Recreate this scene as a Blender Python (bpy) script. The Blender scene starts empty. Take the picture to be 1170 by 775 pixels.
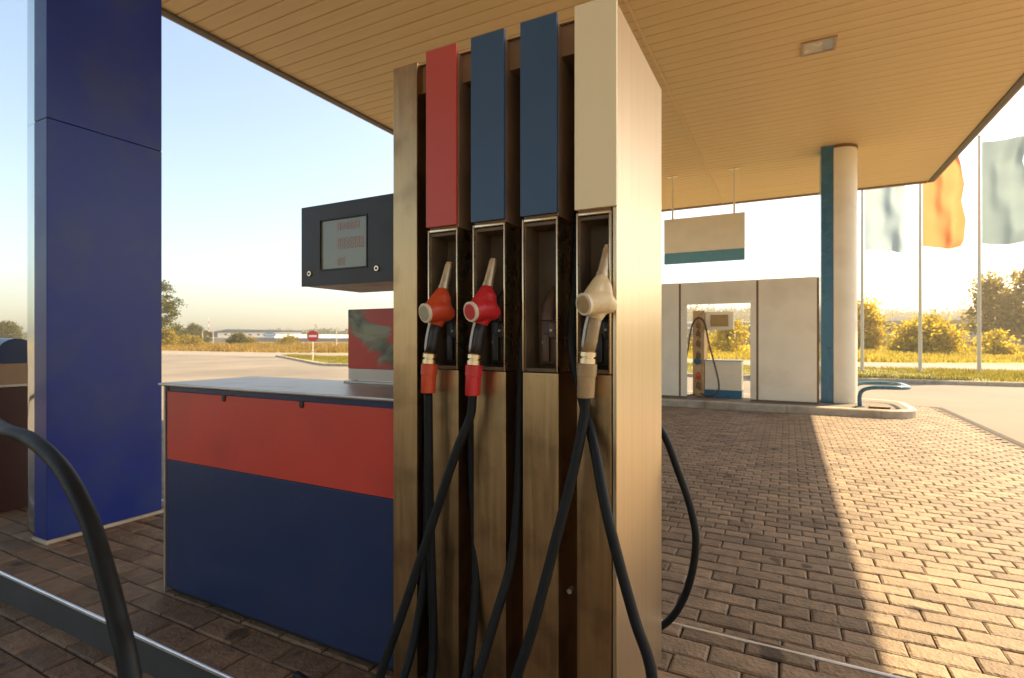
import bpy, bmesh, math, random
import numpy as np
from mathutils import Vector, Matrix
random.seed(7); np.random.seed(7)
R = math.radians
sc = bpy.context.scene
col = sc.collection

# ------------------------------------------------------------------ camera, sky, sun, exposure
cam_d = bpy.data.cameras.new('camera'); cam = bpy.data.objects.new('camera', cam_d); col.objects.link(cam)
cam.location = (0, 0, 1.40); cam.rotation_euler = (R(90), 0, R(27.5))
cam_d.sensor_width = 36; cam_d.lens = 18.65; cam_d.clip_start = .02; cam_d.clip_end = 5000
cam_d.dof.use_dof = True; cam_d.dof.focus_distance = 1.85; cam_d.dof.aperture_fstop = 4.5
sc.camera = cam
SUN = Vector((.53, .74, 1.0)).normalized()
w = bpy.data.worlds.new('World'); sc.world = w; w.use_nodes = True
wn = w.node_tree.nodes; wl = w.node_tree.links
sky = wn.new('ShaderNodeTexSky'); sky.sky_type = 'NISHITA'; sky.sun_disc = False
sky.sun_elevation = math.asin(SUN.z); sky.sun_rotation = math.atan2(SUN.x, SUN.y)
sky.air_density = 1.0; sky.dust_density = 2.0; sky.ozone_density = 1.0; sky.altitude = 0
bg = wn['Background']; bg.inputs['Strength'].default_value = .118
tint = wn.new('ShaderNodeMix'); tint.data_type = 'RGBA'; tint.blend_type = 'MULTIPLY'; tint.inputs[0].default_value = 1; tint.inputs[7].default_value = (1, .95, .86, 1)
wl.new(sky.outputs[0], tint.inputs[6]); wl.new(tint.outputs[2], bg.inputs['Color'])
sun_d = bpy.data.lights.new('sun', 'SUN'); sun_o = bpy.data.objects.new('sun', sun_d); col.objects.link(sun_o)
sun_d.energy = 5.0; sun_d.angle = R(.6); sun_d.color = (1, .77, .47)
sun_o.rotation_euler = (-SUN).to_track_quat('-Z', 'Y').to_euler(); sun_o.location = (40, 60, 80)
vs = sc.view_settings; vs.view_transform = 'Standard'; vs.look = 'None'; vs.gamma = 1; vs.exposure = 1.62
sc.render.resolution_x = 1024; sc.render.resolution_y = 678

# ------------------------------------------------------------------ helpers
class MB:
    def __init__(s): s.v = []; s.f = []; s.m = []
    def add(s, vs, fs, mi=0):
        o = len(s.v); s.v += [tuple(p) for p in vs]; s.f += [tuple(i + o for i in f) for f in fs]; s.m += [mi] * len(fs)
        return s
    def box(s, x0, x1, y0, y1, z0, z1, mi=0, b=0.0):
        if x0 > x1: x0, x1 = x1, x0
        if y0 > y1: y0, y1 = y1, y0
        if z0 > z1: z0, z1 = z1, z0
        if b <= 0:
            V = [(x, y, z) for z in (z0, z1) for y in (y0, y1) for x in (x0, x1)]
            return s.add(V, [(0, 2, 3, 1), (4, 5, 7, 6), (0, 1, 5, 4), (2, 6, 7, 3), (0, 4, 6, 2), (1, 3, 7, 5)], mi)
        bm = bmesh.new(); bmesh.ops.create_cube(bm, size=1)
        for v in bm.verts:
            v.co = ((x0 + x1) / 2 + v.co.x * (x1 - x0), (y0 + y1) / 2 + v.co.y * (y1 - y0), (z0 + z1) / 2 + v.co.z * (z1 - z0))
        bmesh.ops.bevel(bm, geom=bm.edges[:] , offset=b, segments=2, affect='EDGES', profile=.5)
        bm.verts.index_update()
        s.add([v.co[:] for v in bm.verts], [[v.index for v in f.verts] for f in bm.faces], mi); bm.free()
        return s
    def prism(s, poly, z0, z1, mi=0):
        n = len(poly)
        V = [(x, y, z0) for x, y in poly] + [(x, y, z1) for x, y in poly]
        F = [tuple(range(n - 1, -1, -1)), tuple(range(n, 2 * n))] + [(i, (i + 1) % n, n + (i + 1) % n, n + i) for i in range(n)]
        return s.add(V, F, mi)
    def tube(s, pts, rad, seg=12, cap=True, mi=0):
        P = [Vector(p) for p in pts]; n = len(P)
        rr = rad if isinstance(rad, (list, tuple)) else [rad] * n
        T = [((P[min(i + 1, n - 1)] - P[max(i - 1, 0)])).normalized() for i in range(n)]
        u = T[0].orthogonal().normalized(); V = []
        for i in range(n):
            u = (u - T[i] * u.dot(T[i])).normalized(); w_ = T[i].cross(u)
            for k in range(seg):
                a = 2 * math.pi * k / seg
                V.append(P[i] + (u * math.cos(a) + w_ * math.sin(a)) * rr[i])
        F = [(i * seg + k, i * seg + (k + 1) % seg, (i + 1) * seg + (k + 1) % seg, (i + 1) * seg + k) for i in range(n - 1) for k in range(seg)]
        if cap: F += [tuple(range(seg - 1, -1, -1)), tuple(range((n - 1) * seg, n * seg))]
        return s.add(V, F, mi)
    def build(s, name, mats, parent=None, smooth=False, auto=None):
        me = bpy.data.meshes.new(name); me.from_pydata(s.v, [], s.f)
        for m_ in (mats if isinstance(mats, (list, tuple)) else [mats]): me.materials.append(m_)
        if any(s.m): me.polygons.foreach_set('material_index', s.m)
        if smooth: me.polygons.foreach_set('use_smooth', [True] * len(me.polygons))
        if auto is not None: me.set_sharp_from_angle(angle=R(auto))
        me.update(); o = link(name, me, parent)
        if auto == 30: wn_ = o.modifiers.new('normals', 'WEIGHTED_NORMAL'); wn_.keep_sharp = True; wn_.weight = 100
        return o
def link(name, me, parent=None):
    o = bpy.data.objects.new(name, me); col.objects.link(o)
    if parent is not None: o.parent = parent
    return o
def tag(o, label=None, cat=None, group=None, kind=None):
    if label: o['label'] = label
    if cat: o['category'] = cat
    if group: o['group'] = group
    if kind: o['kind'] = kind
    return o
def thing(name, label, cat, loc=(0, 0, 0), group=None):
    o = bpy.data.objects.new(name, None); col.objects.link(o); o.location = loc; o.empty_display_size = .1
    return tag(o, label, cat, group)
class Rel:                         # build parts in world numbers under a root that stands at its base
    def __init__(s, root): s.root = root; s.off = Vector(root.location)
    def __call__(s, mb, name, mats, parent=None, **k):
        mb.v = [tuple(Vector(p) - s.off) for p in mb.v]
        return mb.build(name, mats, parent or s.root, **k)
def spline(pts, n=10):
    P = [Vector(p) for p in pts]; out = []
    P = [2 * P[0] - P[1]] + P + [2 * P[-1] - P[-2]]
    for i in range(1, len(P) - 2):
        a, b, c, d = P[i - 1:i + 3]
        for k in range(n):
            t = k / n
            out.append(.5 * ((2 * b) + (c - a) * t + (2 * a - 5 * b + 4 * c - d) * t * t + (3 * b - a - 3 * c + d) * t ** 3))
    out.append(P[-2]); return out

# ------------------------------------------------------------------ materials
def N(nt, t, **k):
    n = nt.nodes.new(t)
    for a, v in k.items():
        if a in n.inputs: n.inputs[a].default_value = v
        else: setattr(n, a, v)
    return n
def mat(name, colr, rough=.5, metal=0.0, var=.12, scale=6.0, bump=0.0, bscale=60.0, stretch=None, coat=0.0, coord='Object',
        stain=None, stain_scale=3.0, stain_amt=.5, stain_lo=.52, streak=False, rvar=.1, spec=.5, ior=None):
    m = bpy.data.materials.new(name); m.use_nodes = True; nt = m.node_tree; L = nt.links
    p = nt.nodes['Principled BSDF']
    p.inputs['Metallic'].default_value = metal; p.inputs['Roughness'].default_value = rough
    p.inputs['Coat Weight'].default_value = coat; p.inputs['Coat Roughness'].default_value = .08
    p.inputs['Specular IOR Level'].default_value = spec
    tc = N(nt, 'ShaderNodeTexCoord')
    if coord == 'World':
        src = N(nt, 'ShaderNodeNewGeometry').outputs['Position']
    else: src = tc.outputs[coord]
    mp = N(nt, 'ShaderNodeMapping'); L.new(src, mp.inputs['Vector'])
    if stretch: mp.inputs['Scale'].default_value = stretch
    no = N(nt, 'ShaderNodeTexNoise'); no.inputs['Scale'].default_value = scale; no.inputs['Detail'].default_value = 6
    L.new(mp.outputs[0], no.inputs['Vector'])
    rp = N(nt, 'ShaderNodeValToRGB')
    rp.color_ramp.elements[0].position = .3; rp.color_ramp.elements[1].position = .7
    c = Vector(colr)
    rp.color_ramp.elements[0].color = (*(c * (1 - var)), 1); rp.color_ramp.elements[1].color = (*[min(1, x) for x in c * (1 + var)], 1)
    L.new(no.outputs['Fac'], rp.inputs['Fac'])
    out = rp.outputs['Color']
    if stain:
        n2 = N(nt, 'ShaderNodeTexNoise'); n2.inputs['Scale'].default_value = stain_scale; n2.inputs['Detail'].default_value = 8
        L.new(mp.outputs[0] if streak else src, n2.inputs['Vector'])
        r2 = N(nt, 'ShaderNodeMapRange'); r2.inputs['From Min'].default_value = stain_lo; r2.inputs['From Max'].default_value = stain_lo + .2
        r2.inputs['To Max'].default_value = stain_amt
        L.new(n2.outputs['Fac'], r2.inputs['Value'])
        mx = N(nt, 'ShaderNodeMix', data_type='RGBA'); L.new(r2.outputs[0], mx.inputs[0]); L.new(out, mx.inputs[6]); mx.inputs[7].default_value = (*stain, 1)
        out = mx.outputs[2]
    L.new(out, p.inputs['Base Color'])
    if rvar:
        r3 = N(nt, 'ShaderNodeMapRange'); r3.inputs['To Min'].default_value = max(.02, rough - rvar); r3.inputs['To Max'].default_value = min(1, rough + rvar)
        L.new(no.outputs['Fac'], r3.inputs['Value']); L.new(r3.outputs[0], p.inputs['Roughness'])
    if bump:
        n4 = N(nt, 'ShaderNodeTexNoise'); n4.inputs['Scale'].default_value = bscale; n4.inputs['Detail'].default_value = 5
        L.new(mp.outputs[0], n4.inputs['Vector'])
        b = N(nt, 'ShaderNodeBump'); b.inputs['Strength'].default_value = bump; b.inputs['Distance'].default_value = .01
        L.new(n4.outputs['Fac'], b.inputs['Height']); L.new(b.outputs[0], p.inputs['Normal'])
    return m
def leafmat(name, c0, c1, trans=.45, wscale=.35):
    m = bpy.data.materials.new(name); m.use_nodes = True; nt = m.node_tree; L = nt.links; nt.nodes.clear()
    o = N(nt, 'ShaderNodeOutputMaterial'); g = N(nt, 'ShaderNodeNewGeometry')
    no = N(nt, 'ShaderNodeTexNoise'); no.inputs['Scale'].default_value = wscale; L.new(g.outputs['Position'], no.inputs['Vector'])
    ad = N(nt, 'ShaderNodeMath', operation='ADD'); L.new(g.outputs['Random Per Island'], ad.inputs[0]); L.new(no.outputs['Fac'], ad.inputs[1])
    mu = N(nt, 'ShaderNodeMath', operation='MULTIPLY'); L.new(ad.outputs[0], mu.inputs[0]); mu.inputs[1].default_value = .6
    rp = N(nt, 'ShaderNodeValToRGB'); L.new(mu.outputs[0], rp.inputs[0])
    rp.color_ramp.elements[0].position = .2; rp.color_ramp.elements[1].position = .85
    rp.color_ramp.elements[0].color = (*c0, 1); rp.color_ramp.elements[1].color = (*c1, 1)
    d = N(nt, 'ShaderNodeBsdfDiffuse'); t = N(nt, 'ShaderNodeBsdfTranslucent'); mx = N(nt, 'ShaderNodeMixShader'); mx.inputs[0].default_value = trans
    L.new(rp.outputs[0], d.inputs[0]); L.new(rp.outputs[0], t.inputs[0]); L.new(d.outputs[0], mx.inputs[1]); L.new(t.outputs[0], mx.inputs[2]); L.new(mx.outputs[0], o.inputs[0])
    return m
def pavermat():
    m = mat('paver', (.205, .148, .092), .68, spec=.32, var=.25, scale=14, bump=.9, bscale=55, coord='World', stain=(.10, .07, .05), stain_scale=1.7, stain_amt=.45, rvar=.14)
    nt = m.node_tree; L = nt.links; p = nt.nodes['Principled BSDF']
    src = p.inputs['Base Color'].links[0].from_socket
    oi = N(nt, 'ShaderNodeObjectInfo'); g = N(nt, 'ShaderNodeNewGeometry')
    a = N(nt, 'ShaderNodeMath', operation='ADD'); L.new(oi.outputs['Random'], a.inputs[0]); L.new(g.outputs['Random Per Island'], a.inputs[1])
    fr = N(nt, 'ShaderNodeMath', operation='FRACT'); L.new(a.outputs[0], fr.inputs[0])
    mr = N(nt, 'ShaderNodeMapRange'); mr.inputs['To Min'].default_value = .72; mr.inputs['To Max'].default_value = 1.25; L.new(fr.outputs[0], mr.inputs['Value'])
    sp = N(nt, 'ShaderNodeTexNoise'); sp.inputs['Scale'].default_value = 4.2; sp.inputs['Detail'].default_value = 2; L.new(g.outputs['Position'], sp.inputs['Vector'])
    sr = N(nt, 'ShaderNodeMapRange'); sr.inputs['From Min'].default_value = .68; sr.inputs['From Max'].default_value = .72; sr.inputs['To Max'].default_value = .75; L.new(sp.outputs['Fac'], sr.inputs['Value'])
    sm = N(nt, 'ShaderNodeMix', data_type='RGBA'); L.new(sr.outputs[0], sm.inputs[0]); L.new(src, sm.inputs[6]); sm.inputs[7].default_value = (.03, .02, .014, 1); src = sm.outputs[2]
    hs = N(nt, 'ShaderNodeHueSaturation'); L.new(src, hs.inputs['Color']); L.new(mr.outputs[0], hs.inputs['Value'])
    L.new(hs.outputs[0], p.inputs['Base Color'])
    return m
M = {}
M['paver'] = pavermat()
M['joint'] = mat('joint_sand', (.085, .062, .042), .95, var=.3, scale=30, bump=.4, coord='World')
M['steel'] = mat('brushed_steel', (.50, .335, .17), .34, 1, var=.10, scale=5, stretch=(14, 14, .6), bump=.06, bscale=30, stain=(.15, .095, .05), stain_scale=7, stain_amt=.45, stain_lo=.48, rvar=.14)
M['steel_side_lit'] = mat('brushed_steel_side_lit', (.72, .59, .40), .33, 1, var=.035, scale=9, stretch=(26, 26, .4), bump=.05, bscale=30, stain=(.50, .38, .24), stain_scale=1.2, stain_amt=.2, stain_lo=.46, streak=True, rvar=.1)  # lighter copy of the steel, glow on the side face put into its colour
M['chrome'] = mat('chromed_trim', (.74, .61, .41), .28, 1, var=.08, scale=20, rvar=.06)
M['black_plastic'] = mat('black_plastic', (.022, .019, .017), .45, var=.25, scale=20, bump=.05)
M['niche'] = mat('niche_plastic', (.13, .09, .05), .5, var=.3, scale=9, bump=.08)
M['header'] = mat('header_metal', (.30, .195, .115), .45, .3, var=.15, scale=8)
M['rubber'] = mat('hose_rubber', (.006, .008, .009), .55, spec=.25, var=.3, scale=30, bump=.05, bscale=120)
M['plate_red'] = mat('red_plate', (.54, .075, .05), .42, var=.03, scale=3, rvar=.05)
M['plate_blue'] = mat('blue_plate', (.038, .092, .18), .42, var=.04, scale=3, rvar=.05)
M['plate_white'] = mat('cream_plate', (.90, .79, .52), .42, var=.02, scale=3, rvar=.05)
M['noz_orange'] = mat('orange_nozzle', (.62, .075, .022), .36, var=.08, scale=40, stain=(.2, .05, .02), stain_scale=40, stain_amt=.35)
M['noz_red'] = mat('red_nozzle', (.60, .025, .03), .36, var=.08, scale=40, stain=(.2, .02, .02), stain_scale=40, stain_amt=.35)
M['noz_cream'] = mat('cream_nozzle', (.72, .58, .33), .38, var=.08, scale=40, stain=(.35, .24, .1), stain_scale=40, stain_amt=.4)
M['noz_tan'] = mat('tan_sleeve', (.36, .25, .12), .35, var=.1, scale=40)
M['noz_dark'] = mat('dark_nozzle', (.09, .05, .03), .45, var=.1, scale=40)
M['cap_ring'] = mat('cream_ring', (.80, .68, .50), .4, var=.05)
M['cap_grey'] = mat('cap_face_grey', (.38, .35, .24), .4, var=.08, scale=40)
M['cap_amber'] = mat('cap_face_amber', (.40, .28, .12), .3, var=.1, scale=40)
M['cab_blue'] = mat('cabinet_blue_paint', (.014, .032, .105), .38, bump=.25, bscale=2.2, var=.06, scale=4, coat=.1, stain=(.03, .042, .075), stain_scale=2.2, stain_amt=.5, rvar=.06)
M['cab_red'] = mat('cabinet_red_paint', (.60, .062, .038), .36, bump=.25, bscale=2.2, var=.05, scale=3, rvar=.1, stain=(.34, .05, .04), stain_scale=2.6, stain_amt=.4)
M['counter'] = mat('counter_steel', (.52, .48, .42), .42, .8, var=.12, scale=4, stretch=(1, 8, 1), stain=(.22, .17, .12), stain_scale=5, stain_amt=.5)
M['pillar_blue'] = mat('pillar_blue_paint', (.011, .028, .21), .34, bump=.3, bscale=1.6, var=.08, scale=2.5, spec=.3, stain=(.035, .055, .15), stain_scale=3.0, stain_amt=.5, stain_lo=.45, rvar=.12)
M['pillar_steel'] = mat('pillar_polished_steel', (.62, .64, .60), .13, 1, var=.06, scale=3, stretch=(6, 6, .5), rvar=.06)
M['cream_paint'] = mat('cream_cladding', (.90, .82, .63), .45, var=.05, scale=2, stain=(.58, .46, .30), stain_scale=1.2, stain_amt=.35)
M['teal_paint'] = mat('teal_blue_stripe', (.03, .15, .26), .28, var=.08, scale=3, coat=.3)
M['seam'] = mat('brown_seam', (.20, .11, .04), .6, var=.15, scale=10)
M['soffit'] = mat('soffit_plank', (.74, .53, .26), .50, var=.05, scale=2.5, stretch=(.4, 3, 1), bump=.02, rvar=.07)
M['soffit_gap'] = mat('soffit_gap', (.40, .28, .155), .8, var=.1)
M['trim_dark'] = mat('edge_trim', (.11, .09, .075), .5, .3, var=.15, scale=6)
M['trim_mid'] = mat('edge_moulding', (.30, .20, .13), .5, .2, var=.12, scale=6)
M['fascia'] = mat('fascia', (.70, .66, .58), .45, var=.05)
M['kerb'] = mat('kerb_concrete', (.46, .39, .29), .85, var=.18, scale=7, bump=.3, bscale=80, stain=(.26, .18, .11), stain_scale=2.5, stain_amt=.6)
M['asphalt'] = mat('pale_asphalt', (.15, .128, .098), .9, var=.2, scale=.35, bump=.3, bscale=14, coord='World', stain=(.09, .075, .055), stain_scale=.12, stain_amt=.6)
M['road'] = mat('road_asphalt', (.19, .165, .13), .9, var=.12, scale=.4, bump=.2, bscale=14, coord='World')
M['soil'] = mat('field_soil', (.22, .17, .055), .95, var=.25, scale=.25, coord='World')
M['turf'] = mat('verge_turf', (.17, .155, .035), .95, var=.25, scale=1.2, coord='World', bump=.3)
M['grass'] = leafmat('field_grass', (.19, .17, .022), (.60, .45, .065), .5, .12)
M['verge_grass'] = leafmat('verge_grass', (.12, .125, .02), (.34, .27, .045), .5, .5)
M['dry_grass'] = leafmat('dry_grass', (.17, .12, .025), (.45, .30, .085), .45, .12)
M['leaf'] = leafmat('leaf_green', (.028, .042, .010), (.15, .14, .030), .42)
M['leaf_gold'] = leafmat('leaf_golden', (.20, .165, .015), (.72, .54, .045), .58)
M['leaf_olive'] = leafmat('leaf_olive', (.12, .105, .02), (.42, .31, .055), .52)
M['leaf_far'] = leafmat('leaf_far', (.05, .06, .025), (.13, .125, .05), .35, .05)
M['bark'] = mat('bark', (.10, .075, .05), .9, var=.3, scale=8, bump=.4)
M['hillside'] = mat('hillside', (.06, .065, .025), .95, var=.3, scale=.05, coord='World')
M['pole'] = mat('pole_paint', (.62, .56, .44), .4, var=.06, scale=4)
M['wh_wall'] = mat('warehouse_wall', (.30, .30, .28), .7, var=.06, scale=.2)
M['wh_roof'] = mat('warehouse_roof', (.72, .68, .60), .6, var=.05, scale=.2)
M['wh_dark'] = mat('warehouse_base', (.10, .105, .12), .7, var=.1, scale=.3)
M['white_wall'] = mat('white_wall', (.84, .82, .79), .7, var=.05, scale=.3)
M['blue_wall'] = mat('blue_wall', (.05, .08, .17), .6, var=.08, scale=.3)
M['blue_sign'] = mat('blue_sign', (.05, .25, .55), .5, var=.05)
M['glass'] = mat('dark_glass', (.03, .04, .05), .12, var=.1, rvar=.03)
M['sign_red'] = mat('sign_red', (.50, .03, .03), .45, var=.05)
M['sign_white'] = mat('sign_white', (.80, .78, .74), .45, var=.03)
M['spout'] = mat('spout_alloy', (.62, .50, .32), .42, .75, var=.15, scale=60)
M['galv'] = mat('galvanised', (.45, .45, .44), .45, .7, var=.08, scale=8)
M['lamp_lens'] = mat('lamp_lens', (.62, .55, .42), .25, var=.08, scale=6)
M['lamp_frame'] = mat('lamp_frame', (.45, .33, .22), .5, var=.08, scale=6)
M['lcd'] = mat('lcd_glass', (.22, .24, .17), .22, var=.06, scale=3, rvar=.04, coat=.4)
M['lcd_mark'] = mat('lcd_marks', (.36, .20, .15), .35, var=.1)
M['guard'] = mat('guard_teal', (.035, .13, .19), .28, var=.08, coat=.4)
M['edge_steel'] = mat('edge_steel', (.95, .96, .96), .45, 1, var=.08, scale=10, rvar=.08)
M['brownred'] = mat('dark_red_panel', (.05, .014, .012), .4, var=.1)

def postermat():
    m = bpy.data.materials.new('poster_print'); m.use_nodes = True; nt = m.node_tree; L = nt.links; p = nt.nodes['Principled BSDF']
    tc = N(nt, 'ShaderNodeTexCoord'); mp = N(nt, 'ShaderNodeMapping'); L.new(tc.outputs['Object'], mp.inputs[0]); mp.inputs['Rotation'].default_value = (0, R(38), 0); mp.inputs['Scale'].default_value = (2.2, 1, 5)
    no = N(nt, 'ShaderNodeTexNoise'); no.inputs['Scale'].default_value = 2.2; no.inputs['Detail'].default_value = 5; no.inputs['Distortion'].default_value = .8; L.new(mp.outputs[0], no.inputs[0])
    sx = N(nt, 'ShaderNodeSeparateXYZ'); L.new(tc.outputs['Object'], sx.inputs[0])
    # diagonal sweep of foliage from upper left to lower right
    a = N(nt, 'ShaderNodeMath', operation='MULTIPLY_ADD'); L.new(sx.outputs['X'], a.inputs[0]); a.inputs[1].default_value = .84; L.new(sx.outputs['Z'], a.inputs[2])
    b = N(nt, 'ShaderNodeMath', operation='SUBTRACT'); L.new(a.outputs[0], b.inputs[0]); b.inputs[1].default_value = .09
    c = N(nt, 'ShaderNodeMath', operation='ABSOLUTE'); L.new(b.outputs[0], c.inputs[0])
    dd = N(nt, 'ShaderNodeMath', operation='MULTIPLY_ADD'); L.new(no.outputs['Fac'], dd.inputs[0]); dd.inputs[1].default_value = .42; dd.inputs[2].default_value = -.135
    lt = N(nt, 'ShaderNodeMath', operation='SUBTRACT'); L.new(dd.outputs[0], lt.inputs[0]); L.new(c.outputs[0], lt.inputs[1])
    st = N(nt, 'ShaderNodeMapRange'); st.inputs['From Min'].default_value = -.02; st.inputs['From Max'].default_value = .03; L.new(lt.outputs[0], st.inputs[0])
    gr = N(nt, 'ShaderNodeValToRGB'); L.new(no.outputs['Fac'], gr.inputs[0])
    gr.color_ramp.elements[0].position = .4; gr.color_ramp.elements[1].position = .62
    gr.color_ramp.elements[0].color = (.03, .05, .035, 1); gr.color_ramp.elements[1].color = (.30, .30, .19, 1)
    mx = N(nt, 'ShaderNodeMix', data_type='RGBA'); L.new(st.outputs[0], mx.inputs[0]); mx.inputs[6].default_value = (.52, .045, .025, 1); L.new(gr.outputs[0], mx.inputs[7])
    L.new(mx.outputs[2], p.inputs['Base Color']); p.inputs['Roughness'].default_value = .35
    return m
M['poster'] = postermat()
def flagmat(name, c):
    m = bpy.data.materials.new(name); m.use_nodes = True; nt = m.node_tree; L = nt.links; nt.nodes.clear()
    o = N(nt, 'ShaderNodeOutputMaterial'); d = N(nt, 'ShaderNodeBsdfDiffuse'); t = N(nt, 'ShaderNodeBsdfTranslucent'); mx = N(nt, 'ShaderNodeMixShader'); mx.inputs[0].default_value = .48
    tc = N(nt, 'ShaderNodeTexCoord'); no = N(nt, 'ShaderNodeTexNoise'); no.inputs['Scale'].default_value = 2; L.new(tc.outputs['Object'], no.inputs[0])
    rp = N(nt, 'ShaderNodeValToRGB'); L.new(no.outputs['Fac'], rp.inputs[0]); rp.color_ramp.elements[0].color = (*[x * .9 for x in c], 1); rp.color_ramp.elements[1].color = (*c, 1)
    for s_ in (d, t): L.new(rp.outputs[0], s_.inputs[0])
    L.new(d.outputs[0], mx.inputs[1]); L.new(t.outputs[0], mx.inputs[2]); L.new(mx.outputs[0], o.inputs[0]); return m

# ------------------------------------------------------------------ view test for choosing the pieces that show largest
S_, C_ = math.sin(R(27.5)), math.cos(R(27.5))
def pix(x, y, z):
    f = -S_ * x + C_ * y
    if f < .1: return None
    return 585 + 606 * (C_ * x + S_ * y) / f, 388 - 606 * (z - 1.4) / f, f

# ------------------------------------------------------------------ ground, yard, road, verge
g = MB().box(-1500, 1500, -600, 2400, -.6, -.03); tag(g.build('ground', M['soil']), kind='structure')
yard = MB().add([(-90, -40, -.012), (70, -40, -.012), (70, 29.6, -.012), (-90, 29.6, -.012)], [(0, 1, 2, 3)])
tag(yard.build('forecourt', M['asphalt']), kind='structure')
road = MB().add([(-220, 28.8, -.008), (220, 28.8, -.008), (220, 39.2, -.008), (-220, 37.0, -.008)], [(0, 1, 2, 3)])
tag(road.build('road', M['road']), kind='structure')
vp = [(-22.8, 21.0), (-21.8, 20.5), (64, 21.9), (64, 29.2), (-36.5, 29.2)]
verge = MB().prism([(x, y) for x, y in vp], -.02, .085)
verge_o = tag(verge.build('verge', M['turf']), kind='structure')
def kerbline(name, pts, parent, h=.13, wd=.15, L_=1.0):
    segs = []
    for a, b in zip(pts[:-1], pts[1:]):
        a = Vector((*a, 0)); b = Vector((*b, 0)); n = max(1, int((b - a).length / L_)); d = (b - a) / n; t = d.normalized(); pn = Vector((t.y, -t.x, 0))
        for i in range(n):
            p = a + d * i + t * .006; q = a + d * (i + 1) - t * .006
            segs.append((p, q, pn))
    return segs
segs = kerbline('k', [(-36.6, 29.2), (-22.9, 20.9), (-21.8, 20.35), (64, 21.75)], None, L_=1.5)
for p, q, pn in segs:
    o = MB(); z = .12 + random.uniform(-.004, .004); r = .03
    prof = [(0, -.02), (0, z), (.11, z), (.135, z - r), (.14, -.02)]
    V = [tuple(e + pn * (a - .05) + Vector((0, 0, b))) for e in (p, q) for a, b in prof]; n = 5
    o.add(V, [tuple(range(n)), tuple(range(2 * n - 1, n - 1, -1))] + [(i, i + n, (i + 1) % n + n, (i + 1) % n) for i in range(n)])
    o.build('kerb_stone', M['kerb'], verge_o)

# ------------------------------------------------------------------ paving stones
PL, PW = .25, .130
def paver_mesh(k, PL=PL, PW=PW):
    rnd = random.Random(k); hx, hy, b, t = PL / 2 - .0035, PW / 2 - .0035, .009, .006
    j = lambda a: rnd.uniform(-a, a)
    V = [(sx * (hx + j(.0012)), sy * (hy + j(.0012)), -.035) for sx, sy in ((-1, -1), (1, -1), (1, 1), (-1, 1))]
    V += [(x, y, -t + j(.001)) for x, y, z in V[:4]]
    V += [(sx * (hx - b + j(.002)), sy * (hy - b + j(.002)), j(.0012)) for sx, sy in ((-1, -1), (1, -1), (1, 1), (-1, 1))]
    V += [(j(PL * .12), j(.01), .0022 + j(.0015))]
    F = [(i, (i + 1) % 4, 4 + (i + 1) % 4, 4 + i) for i in range(4)] + [(4 + i, 4 + (i + 1) % 4, 8 + (i + 1) % 4, 8 + i) for i in range(4)] + [(8 + i, 8 + (i + 1) % 4, 12) for i in range(4)]
    return V, F
pv = [paver_mesh(k) for k in range(10)]; pv_small = [paver_mesh(50 + k, 0.165, .115) for k in range(10)]
def paver_data(src):
    L_ = []
    for V, F in src:
        me = bpy.data.meshes.new('paver'); me.from_pydata(V, [], F); me.materials.append(M['paver']); L_.append(me)
    return L_
pmesh = paver_data(pv); pmesh_small = paver_data(pv_small)
def lay(parent, x0, x1, y0, y1, ztop, limit, inside=lambda x, y: True, small=False):
    PL, PW = (.165, .115) if small else (.25, .130); pv_, pm_ = (pv_small, pmesh_small) if small else (pv, pmesh)
    cells = []; rows = int(round((y1 - y0) / PW))
    for r in range(rows):
        y = y0 + (r + .5) * PW; x = x0 + (PL / 2 if r % 2 else 0)
        while x < x1 + PL / 2:
            if x0 + PL * .45 < x < x1 - PL * .45 and inside(x, y): cells.append((x, y))
            x += PL
    def score(c):
        p = pix(c[0], c[1], ztop)
        if p is None or not (-20 < p[0] < 1190 and 380 < p[1] < 800): return 1e9
        hid = 0
        if 455 < p[0] < 750 : hid = 500
        if ztop < .1 and p[0] < 450: hid = 0 if c[1] < 1.3 else 300
        return p[2] + hid
    cells.sort(key=score)
    rest = MB(); rest.v = []
    for i, (x, y) in enumerate(cells):
        k = random.randrange(10); z = ztop + random.uniform(-.003, .002); a = random.uniform(-.006, .006) + (math.pi if random.random() < .5 else 0)
        if i < limit and score((x, y)) < 100:
            o = link('paver', pm_[k], parent); o.location = (x, y, z); o.rotation_euler = (random.uniform(-.014, .014), random.uniform(-.010, .010), a)
        else:
            V, F = pv_[k]; ca, sa = math.cos(a), math.sin(a)
            rest.add([(x + vx * ca - vy * sa, y + vx * sa + vy * ca, z + vz) for vx, vy, vz in V], F)
    if rest.v: tag(rest.build('paver_field', M['paver'], parent), kind='stuff')
IY0, IY1, IZ = 1.25, 2.40, .15          # near island
paving = MB().add([(-9.5, -3.2, -.014 + .006), (2.78, -3.2, -.008), (2.78, 13.75, -.008), (-9.5, 13.75, -.008)], [(0, 1, 2, 3)])
pav_o = tag(paving.build('paving', M['joint']), kind='structure')
def inside_ground(x, y):
    if -9.0 < x < 2.0 and IY0 + .01 < y < IY1 - .01: return False
    if -5.8 < x < 1.9 and 11.32 < y < 13.24: return False
    return True
lay(pav_o, -9.4, 2.66, -3.1, 4.05, .006, 190, inside_ground)
lay(pav_o, -9.4, 2.70, 4.05, 13.65, .006, 110, inside_ground, True)
edge = MB().box(2.71, 2.80, -3.1, 13.70, -.02, -.003).box(-9.4, 2.709, 13.66, 13.76, -.02, -.003)
edge.build('edging_strip', mat('edging_black', (.03, .024, .02), .9), pav_o)

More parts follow.
